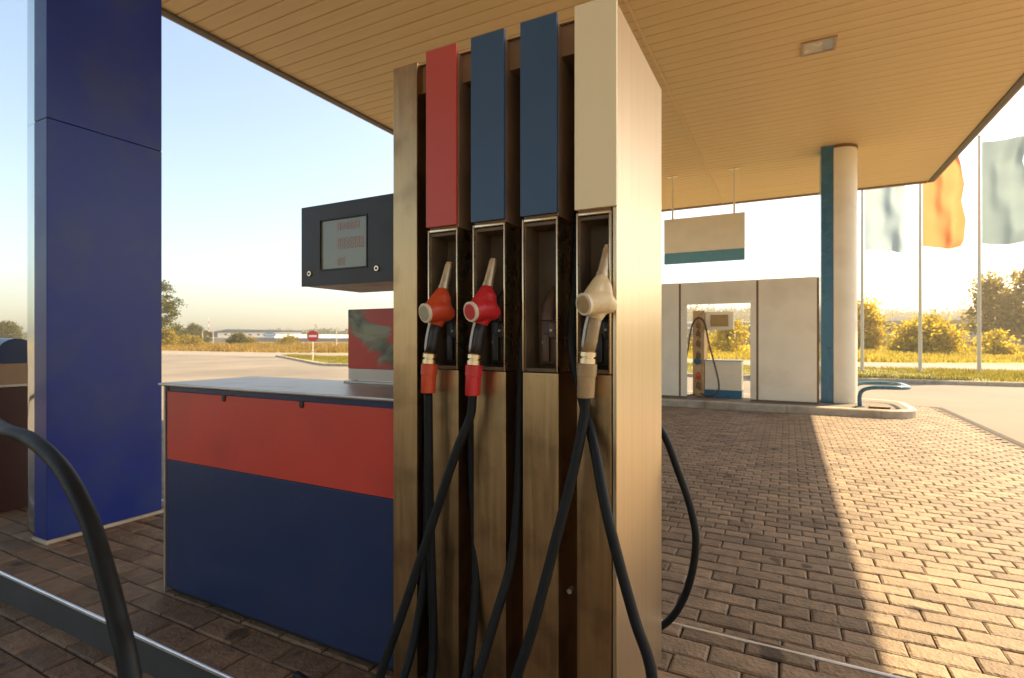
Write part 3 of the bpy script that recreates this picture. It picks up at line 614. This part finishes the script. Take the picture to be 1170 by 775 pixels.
# far dispenser
fd = thing('fuel_dispenser', 'slim tan fuel dispenser with white counter standing in the far wall opening', 'fuel pump', (-1.4, 12.4, IZ)); B = Rel(fd)
B(MB().box(-1.85, -1.61, 12.1, 12.6, IZ, 2.02, b=.01), 'tower', mat('far_tower', (.55, .38, .20), .4, .4, var=.15, scale=6, stain=(.25, .12, .05), stain_scale=5, stain_amt=.6), smooth=True, auto=30)
B(MB().box(-1.60, -1.03, 12.15, 12.4, 1.60, 1.99, b=.01), 'display_housing', M['cream_paint'], smooth=True, auto=30)
B(MB().box(-1.49, -1.13, 12.135, 12.149, 1.67, 1.92, b=.003), 'display_screen', mat('far_screen', (.42, .27, .09), .3))
B(MB().box(-1.60, -.865, 12.1, 12.55, IZ + .16, .93, b=.008), 'counter_body', M['cream_paint'], smooth=True, auto=30)
B(MB().box(-1.60, -.86, 12.09, 12.56, IZ, IZ + .158), 'counter_base', M['teal_paint'])
B(MB().box(-1.605, -.85, 12.08, 12.57, .931, .95), 'counter_top', M['counter'])
for z in (1.70, 1.52, 1.30, 1.05, .60, .40):
    nz = MB().box(-1.775, -1.685, 12.05, 12.099, z - .06, z + .05, b=.015).tube([(-1.75, 12.06, z + .04), (-1.72, 12.05, z + .09)], .014, 8).tube([(-1.70, 12.06, z - .05), (-1.705, 12.06, z - .10)], .012, 8)
    B(nz, 'nozzle_holder', M['seam'] if z != .60 else M['noz_orange'], smooth=True, auto=40)
B(MB().tube([(-1.74, 12.06, .92), (-1.74, 12.04, .92)], .075, 16).tube([(-1.74, 12.045, .92), (-1.74, 12.03, .92)], .045, 12), 'meter_dial', M['guard'])
B(MB().tube(spline([(-1.80, 12.05, .20), (-2.0, 11.95, .17), (-2.05, 11.94, .25), (-2.0, 11.95, .7), (-1.93, 12.0, 1.2), (-1.86, 12.05, 1.68), (-1.74, 12.07, 1.86), (-1.60, 12.05, 1.75), (-1.50, 12.0, 1.3), (-1.37, 11.97, .8), (-1.30, 11.96, .45), (-1.33, 11.97, .28), (-1.5, 12.0, .18), (-1.68, 12.05, .22)], 6), .018, 10), 'hose', mat('brown_hose', (.11, .05, .03), .5), smooth=True)

# ------------------------------------------------------------------ flags and poles
def flag(name, label, flab, x, y, w0, c, prof, ph, h=3.85, zb=5.0, ptop=9.05):
    t = thing('flagpole', label, 'flagpole', (x, y, .085), 'flagpoles on the verge'); B = Rel(t)
    B(MB().tube([(x, y, .085), (x, y, 4.5), (x, y, ptop)], [.065, .055, .04], 12), 'shaft', M['pole'], smooth=True, auto=50)
    B(MB().tube([(x, y, .07), (x, y, .13)], .13, 14), 'base_collar', M['kerb'])
    B(MB().tube([(x, y, ptop), (x, y, ptop + .05), (x, y, ptop + .09)], [.05, .055, .02], 12), 'finial', M['pole'], smooth=True)
    fl = thing('flag', flab, 'flag', (x, y, zb), 'flags on the poles'); B = Rel(fl)
    nu, nv = 22, 40; m = MB(); V = []
    for j in range(nv + 1):
        s = j / nv; wv = np.interp(s, [p[0] for p in prof], [p[1] for p in prof]) * w0
        for i in range(nu + 1):
            u = i / nu
            fold = .24 * math.sin(u * 7.5 + s * 3.2 + ph) * u + .07 * math.sin(u * 15 - s * 6 + ph * 2) * u + .035 * math.sin(u * 4 + s * 22 + ph) * u
            V.append((x + .075 + u * wv, y - .25 * u + fold, zb + h * s - .10 * u * (1 - s) + .06 * math.sin(u * 5 + ph) * (1 - s) - .1 * u * s))
    F = [(j * (nu + 1) + i, j * (nu + 1) + i + 1, (j + 1) * (nu + 1) + i + 1, (j + 1) * (nu + 1) + i) for j in range(nv) for i in range(nu)]
    m.add(V, F); B(m, 'cloth', flagmat(flab, c), smooth=True)
    B(MB().tube([(x + .055, y, zb + .1), (x + .085, y, zb + .1)], .012, 8).tube([(x + .045, y, zb + h - .1), (x + .085, y, zb + h - .1)], .012, 8), 'clip', M['galv'])
flag('a', 'slim flagpole nearest the far pillar carrying a pale flag', 'pale blue grey hanging flag nearest the cream pillar', 2.70, 26, 1.32, (.40, .50, .54), [(0, .98), (.3, 1), (.6, .97), (.85, 1), (1, 1)], .4)
flag('b', 'middle flagpole carrying the orange flag', 'orange flag in the middle partly hidden by the canopy', 4.62, 26, 1.22, (.74, .33, .13), [(0, .92), (.06, 1), (.25, 1), (.45, .9), (.62, .98), (.8, .9), (1, .8)], 1.7)
flag('c', 'rightmost flagpole carrying the billowing grey blue flag', 'grey blue billowing flag at the right edge', 6.42, 26, 1.40, (.25, .33, .35), [(0, 1.0), (.12, 1.12), (.3, .96), (.5, .86), (.65, .82), (.78, .78), (.9, .88), (1, 1)], 2.9)

# ------------------------------------------------------------------ plants
def leaf_quads(P, size, rnd, flat=.0):
    n = len(P); a = rnd.normal(size=(n, 3)); a /= np.linalg.norm(a, axis=1)[:, None]
    b = rnd.normal(size=(n, 3)); b -= a * (a * b).sum(1)[:, None]; b /= np.linalg.norm(b, axis=1)[:, None]
    s = size * rnd.uniform(.6, 1.35, n)[:, None]
    V = np.stack([P - a * s, P + b * s * .55, P + a * s, P - b * s * .55], 1).reshape(-1, 3)
    F = np.arange(4 * n).reshape(-1, 4)
    return V, F
def np_mesh(name, V, F, m, parent=None):
    me = bpy.data.meshes.new(name); n = len(F); k = F.shape[1]
    me.vertices.add(len(V)); me.vertices.foreach_set('co', V.astype(np.float32).ravel())
    me.loops.add(n * k); me.loops.foreach_set('vertex_index', F.astype(np.int32).ravel())
    me.polygons.add(n); me.polygons.foreach_set('loop_start', np.arange(0, n * k, k, dtype=np.int32)); me.polygons.foreach_set('loop_total', np.full(n, k, dtype=np.int32))
    me.materials.append(m); me.update(calc_edges=True); me.validate()
    return link(name, me, parent)
def crown_points(rnd, h0, h1, rad, nclump, per, cs, shape='round', trunk_lean=0):
    out = []
    for _ in range(nclump):
        s = rnd.uniform(0, 1)
        if shape == 'round': r = rad * math.sqrt(max(.02, 1 - (2 * s - 1) ** 2)) * (1.05 - .25 * s)
        elif shape == 'bush': r = rad * math.sqrt(max(.03, 1 - s ** 2.2))
        else: r = rad * (1 - s) ** .7 * (.35 + .65 * min(1, s * 5))
        th = rnd.uniform(0, 6.283); q = r * math.sqrt(rnd.uniform(.12, 1))
        c = np.array([q * math.cos(th), q * math.sin(th), h0 + (h1 - h0) * s])
        d = rnd.normal(size=(per, 3)) * cs * rnd.uniform(.6, 1.3); d[:, 2] *= .7
        out.append(c + d)
    return np.concatenate(out)
def tree(name, label, cat, x, y, h, rad, trunk_h, m, seed, ncl=70, per=60, cs=.45, leaf=.16, shape='round', group=None, stems=1):
    rnd = np.random.RandomState(seed); t = thing(name, label, cat, (x, y, -.03), group)
    tm = MB(); rr = random.Random(seed)
    for s_ in range(stems):
        lx, ly = rr.uniform(-.3, .3), rr.uniform(-.3, .3); r0 = h * .022 + .03
        tm.tube([(lx * .3, ly * .3, 0), (lx, ly, trunk_h), (lx * 1.6, ly * 1.3, h * .6), (lx * 1.2, ly, h * .9)], [r0 * 1.3, r0, r0 * .6, r0 * .15], 8)
        for k in range(6):
            z = trunk_h + (h * .8 - trunk_h) * (k + .3) / 6; a = rr.uniform(0, 6.28); L_ = rad * rr.uniform(.5, .85) * (1 - k / 10)
            tm.tube([(lx, ly, z), (lx + L_ * .5 * math.cos(a), ly + L_ * .5 * math.sin(a), z + L_ * .35), (lx + L_ * math.cos(a), ly + L_ * math.sin(a), z + L_ * .5)], [r0 * .45, r0 * .3, r0 * .08], 6)
    tm.build('trunk', M['bark'], t, smooth=True)
    P = crown_points(rnd, trunk_h * .8, h, rad, ncl, per, cs, shape)
    P[:, 2] = np.maximum(P[:, 2], .1)
    V, F = leaf_quads(P, leaf, rnd)
    np_mesh('crown', V, F, m, t)
    return t
# right hand side
tree('bush', 'big round golden bush between the two right flagpoles', 'bush', 11.6, 62, 3.2, 2.7, .4, M['leaf_gold'], 1, 110, 80, .42, .15, 'bush', stems=4)
tree('tree', 'tall airy olive green tree at the right edge', 'tree', 24.6, 80, 8.9, 3.2, 1.8, M['leaf_olive'], 2, 110, 70, .65, .22)
tree('tree', 'slimmer olive tree just left of the tall right edge tree', 'tree', 20.6, 80, 8.6, 2.4, 1.6, M['leaf_olive'], 3, 75, 60, .55, .2, 'cone')
tree('tree', 'golden slender tree beside the base of the cream pillar', 'tree', 7.4, 68, 5.1, 1.4, .8, M['leaf_gold'], 4, 70, 60, .5, .18, 'round')
tree('bush', 'small rounded bush below the tall right edge trees', 'bush', 16.0, 60, 2.0, 1.4, .2, M['leaf_gold'], 5, 30, 60, .3, .12, 'bush', stems=3)
tree('bush', 'low brown bush at the far right roadside', 'bush', 14.6, 46.5, 1.2, 1.1, .15, M['leaf_olive'], 6, 22, 60, .25, .10, 'bush', stems=3)
tree('bush', 'yellow bush seen through the pump opening', 'bush', -5.2, 58, 3.0, 1.9, .2, M['leaf_gold'], 7, 45, 60, .4, .15, 'bush', stems=3)
tree('bush', 'small yellow bush seen through the pump opening beside the larger one', 'bush', -8.2, 60, 2.0, 1.3, .2, M['leaf_gold'], 17, 30, 50, .35, .14, 'bush', stems=3)
# left hand side
def L(x, d): # place by bearing from the station
    u = (x - 585) / 606; return ((-S_ + u * C_) * d, (C_ + u * S_) * d)
lt = [('tree', 'large dark tree rising at the edge of the blue pillar', 'tree', 178, 85, 10.5, 4.0, 2.0, 'leaf', 'round', 110), ('tree', 'low dark tree right of the large pillar-edge tree', 'tree', 203, 120, 4.0, 2.4, .8, 'leaf', 'round', 70),
      ('tree', 'rounded tree left of the striped mast', 'tree', 221, 150, 5.4, 2.4, 1.2, 'leaf', 'round', 70), ('tree', 'small tree right beside the striped mast', 'tree', 235, 155, 3.6, 2.0, .8, 'leaf', 'round', 50),
      ('bush', 'dark green bush before the white and blue hall', 'bush', 272, 98, 2.1, 1.7, .3, 'leaf', 'bush', 80), ('bush', 'pale bush left of the dark green bush', 'bush', 284, 110, 1.5, 1.4, .3, 'leaf_olive', 'bush', 40),
      ('bush', 'dry low bush below the orange roof', 'bush', 216, 92, 2.0, 2.6, .2, 'leaf_olive', 'bush', 50), ('bush', 'bush at the foot of the large pillar-edge tree', 'bush', 190, 80, 2.6, 2.2, .2, 'leaf_olive', 'bush', 50),
      ('bush', 'scrubby bush in front of the hall sign', 'bush', 329, 105, 1.9, 2.4, .2, 'leaf_olive', 'bush', 40), ('tree', 'small dark tree left of the blue pillar', 'tree', 6, 110, 4.6, 3.0, 1.0, 'leaf', 'round', 60)]
for k, (nm, lab, ct, px_, d, h_, r_, th, mm, shp, ncl) in enumerate(lt):
    x, y = L(px_, d); tree(nm, lab, ct, x, y, h_, r_, th, M[mm], 30 + k, ncl, 55, .45 if h_ > 4 else .35, .2 if h_ > 4 else .15, shp, stems=1 if ct == 'tree' else 3)

# grasses
def blades(name, pts, h0, h1, wd, m, seed, label, cat, zb=-.03, per=3):
    rnd = np.random.RandomState(seed); n = len(pts) * per
    P = np.repeat(pts, per, 0) + rnd.normal(size=(n, 2)) * .12; h = rnd.uniform(h0, h1, n) * np.clip(.75 + .45 * np.sin(P[:, 0] * .31 + 1.7 * np.sin(P[:, 1] * .17)) + .35 * np.sin(P[:, 0] * .83 + P[:, 1] * .6), .35, 1.7); a = rnd.uniform(0, 6.283, n); ln = rnd.normal(size=(n, 2)) * .28
    dx, dy = np.cos(a) * wd, np.sin(a) * wd; z = np.full(n, zb)
    if callable(zb): z = zb(P)
    V = np.stack([np.stack([P[:, 0] - dx, P[:, 1] - dy, z], 1), np.stack([P[:, 0] + dx, P[:, 1] + dy, z], 1),
                  np.stack([P[:, 0] + ln[:, 0] * h + dx * .2, P[:, 1] + ln[:, 1] * h + dy * .2, z + h], 1), np.stack([P[:, 0] + ln[:, 0] * h - dx * .2, P[:, 1] + ln[:, 1] * h - dy * .2, z + h], 1)], 1).reshape(-1, 3)
    o = np_mesh(name, V, np.arange(4 * n).reshape(-1, 4), m); tag(o, label, cat, kind='stuff'); return o
rnd = np.random.RandomState(3)
def wedge(n, x0, x1, d0, d1):       # scatter inside a sector of bearings
    d = np.exp(rnd.uniform(math.log(d0), math.log(d1), n)); u = (rnd.uniform(x0, x1, n) - 585) / 606
    return np.stack([(-S_ + u * C_) * d, (C_ + u * S_) * d], 1)
p = wedge(26000, 740, 1240, 32, 115); p = p[p[:, 1] > 39.6]
blades('field_grass', p, .10, .42, .045, M['grass'], 1, 'tall yellow grass of the field beyond the road at right', 'grass')
p = wedge(26000, -40, 460, 55, 150); p = p[p[:, 1] > 37.6 + p[:, 0] * .005]
blades('dry_grass', p, .2, .7, .06, M['dry_grass'], 2, 'dry golden grass of the field beyond the yard at left', 'grass')
n = 26000; vx = rnd.uniform(-36, 30, n); vy = rnd.uniform(20.9, 29.0, n); ok = (vy > 20.75 + (vx + 21.8) * .0165) & (vx > -22.3 - (vy - 21) * 1.72)
blades('verge_grass', np.stack([vx, vy], 1)[ok], .04, .16, .014, M['verge_grass'], 3, 'short yellow green grass covering the kerbed verge', 'grass', zb=.084)

# ------------------------------------------------------------------ far background
def building_local(name, label, cat, cx, cy, face_to=(0, 0)):
    t = thing(name, label, cat, (cx, cy, -.03)); d = Vector((face_to[0] - cx, face_to[1] - cy, 0)); t.rotation_euler[2] = math.atan2(d.x, -d.y); return t
# grey warehouse on the right (front faces -Y)
wh = thing('warehouse', 'long low grey warehouse with pale roof edge beyond the right field', 'building', (20, 135, -.03))
MB().box(-95, 95, .2, 30, 0, 5.2).build('wall', M['wh_wall'], wh)
MB().box(-96, 96, -.4, 31, 5.2, 5.75).build('roof', M['wh_roof'], wh)
MB().box(-95, 95, 0, .19, 0, 1.2).build('base_band', M['wh_dark'], wh)
for k in range(19):
    x = -92 + k * 10
    wi = MB().box(x, x + 5.6, .05, .19, 3.1, 4.3).build('window', M['glass'], wh)
    MB().box(x + 2.75, x + 2.85, -.02, .049, 3.1, 4.3).build('mullion', M['wh_wall'], wi)
wf = thing('warehouse', 'pale roofed shed with dark gates standing before the long grey warehouse', 'building', (-19, 118, -.03))
MB().box(-12, 9, .1, 12, 0, 3.6).build('wall', M['wh_wall'], wf); MB().box(-12.5, 9.5, -.3, 12.4, 3.6, 4.0).build('roof', M['wh_roof'], wf)
for k in range(4): MB().box(-10 + k * 4.8, -6.6 + k * 4.8, 0, .09, 0, 2.6).build('gate', M['wh_dark'], wf)
# white and blue hall on the left
cx, cy = L(293, 265); hall = building_local('hall', 'white and blue hall with dark blue roof and blue oval sign at left', 'building', cx, cy)
MB().box(-17, 21, 0, 24, 0, 2.2).build('lower_wall', M['blue_wall'], hall)
MB().box(-17, 21, 0, 24, 2.2, 5.0).build('upper_wall', M['white_wall'], hall)
MB().add([(-21.5, -.6, 4.4), (21.5, -.6, 5.0), (21.5, 25, 5.0), (-21.5, 25, 4.4), (-13, -.6, 6.2), (21.5, -.6, 5.8), (21.5, 25, 5.8), (-13, 25, 6.2)], [(0, 1, 5, 4), (1, 2, 6, 5), (2, 3, 7, 6), (3, 0, 4, 7), (4, 5, 6, 7), (3, 2, 1, 0)]).build('roof', M['blue_wall'], hall)
MB().box(-21, -17.01, .5, 24, 0, 4.6).build('side_wing', M['blue_wall'], hall)
for k in range(9):
    x = -14 + k * 3.6
    if 2.5 < x < 9: continue
    MB().box(x, x + 1.1, -.08, -.01, 3.2, 4.0).build('window', M['glass'], hall)
MB().prism([(6 + 3.2 * math.cos(a * .3927), 2.9 + .001 + 1.3 * math.sin(a * .3927)) for a in range(16)], 0, .1)
ov = MB(); P16 = [(6 + 3.1 * math.cos(a * .3927), 3.6 + 1.05 * math.sin(a * .3927)) for a in range(16)]
ov.add([(x, -.2, z) for x, z in P16] + [(x, -.02, z) for x, z in P16], [tuple(range(16)), tuple(range(31, 15, -1))] + [(i, 16 + i, 16 + (i + 1) % 16, (i + 1) % 16) for i in range(16)]); ov.build('oval_sign', M['blue_sign'], hall)
MB().box(3.9, 8.1, -.26, -.201, 3.45, 3.75).build('sign_lettering_band', M['white_wall'], hall)
cx, cy = L(372, 255); an = building_local('shed_row', 'long low white roofed shed with dark blue wall right of the hall', 'building', cx, cy)
MB().box(-22, 45, 0, 15, 0, 1.9).build('wall', M['blue_wall'], an)
MB().add([(-22.5, -.5, 1.9), (46, -.5, 1.9), (46, 8, 3.6), (-22.5, 8, 3.6), (46, 16, 1.9), (-22.5, 16, 1.9)], [(0, 1, 2, 3), (3, 2, 4, 5), (0, 3, 5), (1, 4, 2)]).build('roof', M['wh_roof'], an)
cx, cy = L(218, 190); ho = building_local('cottage', 'small house with orange roof among the trees at left', 'house', cx, cy)
MB().box(-5, 5, 0, 6, 0, 1.8).build('wall', M['white_wall'], ho)
MB().add([(-5.6, -.5, 1.8), (5.6, -.5, 1.8), (5.2, 3, 3.4), (-5.2, 3, 3.4), (5.6, 6.5, 1.8), (-5.6, 6.5, 1.8)], [(0, 1, 2, 3), (3, 2, 4, 5), (0, 3, 5), (1, 4, 2)]).build('roof', mat('orange_roof', (.42, .22, .10), .8, scale=.5), ho)
for x in (-3, 1): MB().box(x, x + 1.2, -.05, -.005, .7, 1.5).build('window', M['glass'], ho)
cx, cy = L(252, 170); fn = building_local('fence', 'low pale wall below the striped mast', 'wall', cx, cy)
MB().box(-7, 9, 0, .3, 0, 1.75).build('wall', M['wh_wall'], fn); MB().box(-7.1, 9.1, -.06, .36, 1.75, 1.95).build('coping', M['wh_roof'], fn)
for px_, d, hh, lab in ((238.5, 240, 11.0, 'thin red and white striped mast at left'), (210, 200, 6.4, 'thin bare pole left of the striped mast')):
    x, y = L(px_, d); ms = thing('mast', lab, 'mast', (x, y, -.03)); n = 8
    for k in range(n): MB().tube([(0, 0, hh * k / n), (0, 0, hh * (k + 1) / n - .01)], [.22 - .015 * k, .21 - .015 * k], 8).build('section', M['sign_white'] if k % 2 else (M['sign_red'] if px_ > 220 else M['galv']), ms)
for px_, d, hh, lab in ((231.5, 130, 3.4, 'pale lamp post left of the mast'), (243.5, 120, 3.0, 'pale lamp post right of the mast'), (384.5, 90, 2.9, 'pale post right of the no entry sign')):
    x, y = L(px_, d); ps = thing('post', lab, 'post', (x, y, -.03))
    MB().tube([(0, 0, 0), (0, 0, hh)], [.10, .07], 8).build('shaft', M['pole'], ps); MB().tube([(0, 0, hh), (0, 0, hh + .12)], .11, 8).build('cap', M['pole'], ps)
# no entry sign
x, y = L(357.5, 32.6); ns = thing('no_entry_sign', 'round red no entry sign with white bar on a white post', 'road sign', (x, y, .08)); ns.rotation_euler[2] = math.atan2(-x, y)
MB().tube([(0, .04, 0), (0, .04, 1.62)], .028, 10).build('post', M['sign_white'], ns, smooth=True, auto=40)
MB().tube([(0, 0, 1.50), (0, .022, 1.50)], .345, 32).build('disc', M['sign_red'], ns, smooth=True, auto=40)
ring = MB(); 
MB().box(-.235, .235, -.006, -.001, 1.44, 1.56).build('white_bar', M['sign_white'], ns)
# wooded ridges
def ridge(name, label, pts, h, depth, seed, n):
    rnd = np.random.RandomState(seed); P = []
    t = np.linspace(0, 1, len(pts)); q = rnd.uniform(0, 1, n)
    cx_ = np.interp(q, t, [a[0] for a in pts]); cy_ = np.interp(q, t, [a[1] for a in pts])
    hh = h(q); base = np.stack([cx_ + rnd.uniform(-6, 6, n), cy_ + rnd.uniform(-depth / 2, depth / 2, n)], 1)
    cr = []
    for k in range(n):
        rel = .45 + .55 * ((base[k, 1] - cy_[k]) / depth + .5)
        top = hh[k] * rel * rnd.uniform(.86, 1.08); m = 34; r = rnd.uniform(2.4, 4.2)
        d = rnd.normal(size=(m, 3)) * [r * .5, r * .5, r * .62]
        cr.append(np.array([base[k, 0], base[k, 1], max(1.5, top - r)]) + d)
    P = np.concatenate(cr); P[:, 2] = np.maximum(P[:, 2], .2)
    V, F = leaf_quads(P, 1.15, rnd); o = np_mesh(name, V, F, M['leaf_far']); tag(o, label, 'woods', kind='stuff')
    return o
hill = MB(); nx = 60; V = []
for i in range(nx + 1):
    x = -150 + 420 * i / nx; hh = 19 + 5 * math.sin(i * .12 + 1.2)
    for j, fz in enumerate((0, .35, .72, .95, 1.0)): V.append((x, 330 + j * 45, -.5 + hh * fz))
hill.add(V, [(i * 5 + j, (i + 1) * 5 + j, (i + 1) * 5 + j + 1, i * 5 + j + 1) for i in range(nx) for j in range(4)])
tag(hill.build('hills', M['hillside'], smooth=True), kind='structure')
ridge('woods', 'hazy wooded ridge behind the grey warehouse at right', [(-130, 400), (260, 400)], lambda q: 25 + 4 * np.sin(q * 7 + 1), 130, 5, 1500)
a, b_ = L(300, 420), L(470, 420)
ridge('woods', 'dark wood behind the white roofed shed at left', [a, b_], lambda q: 6.5 + 5.5 * q + 1.0 * np.sin(q * 23), 22, 6, 420)
a, b_ = L(-30, 420), L(300, 420)
ridge('woods', 'low distant tree line left of the hall', [a, b_], lambda q: 4.5 + .9 * np.sin(q * 31), 20, 8, 300)

# ------------------------------------------------------------------ air
hz = MB().box(-520, 480, -160, 640, -1.6, 42).build('haze', bpy.data.materials.new('haze')); tag(hz, 'thin warm haze in the air', 'haze', kind='stuff')
hm = hz.data.materials[0]; hm.use_nodes = True; nt = hm.node_tree; nt.nodes.clear()
ho_ = N(nt, 'ShaderNodeOutputMaterial'); pv_ = N(nt, 'ShaderNodeVolumePrincipled'); pv_.inputs['Color'].default_value = (1, .88, .66, 1); pv_.inputs['Density'].default_value = .0012; pv_.inputs['Anisotropy'].default_value = .62
nt.links.new(pv_.outputs[0], ho_.inputs['Volume'])
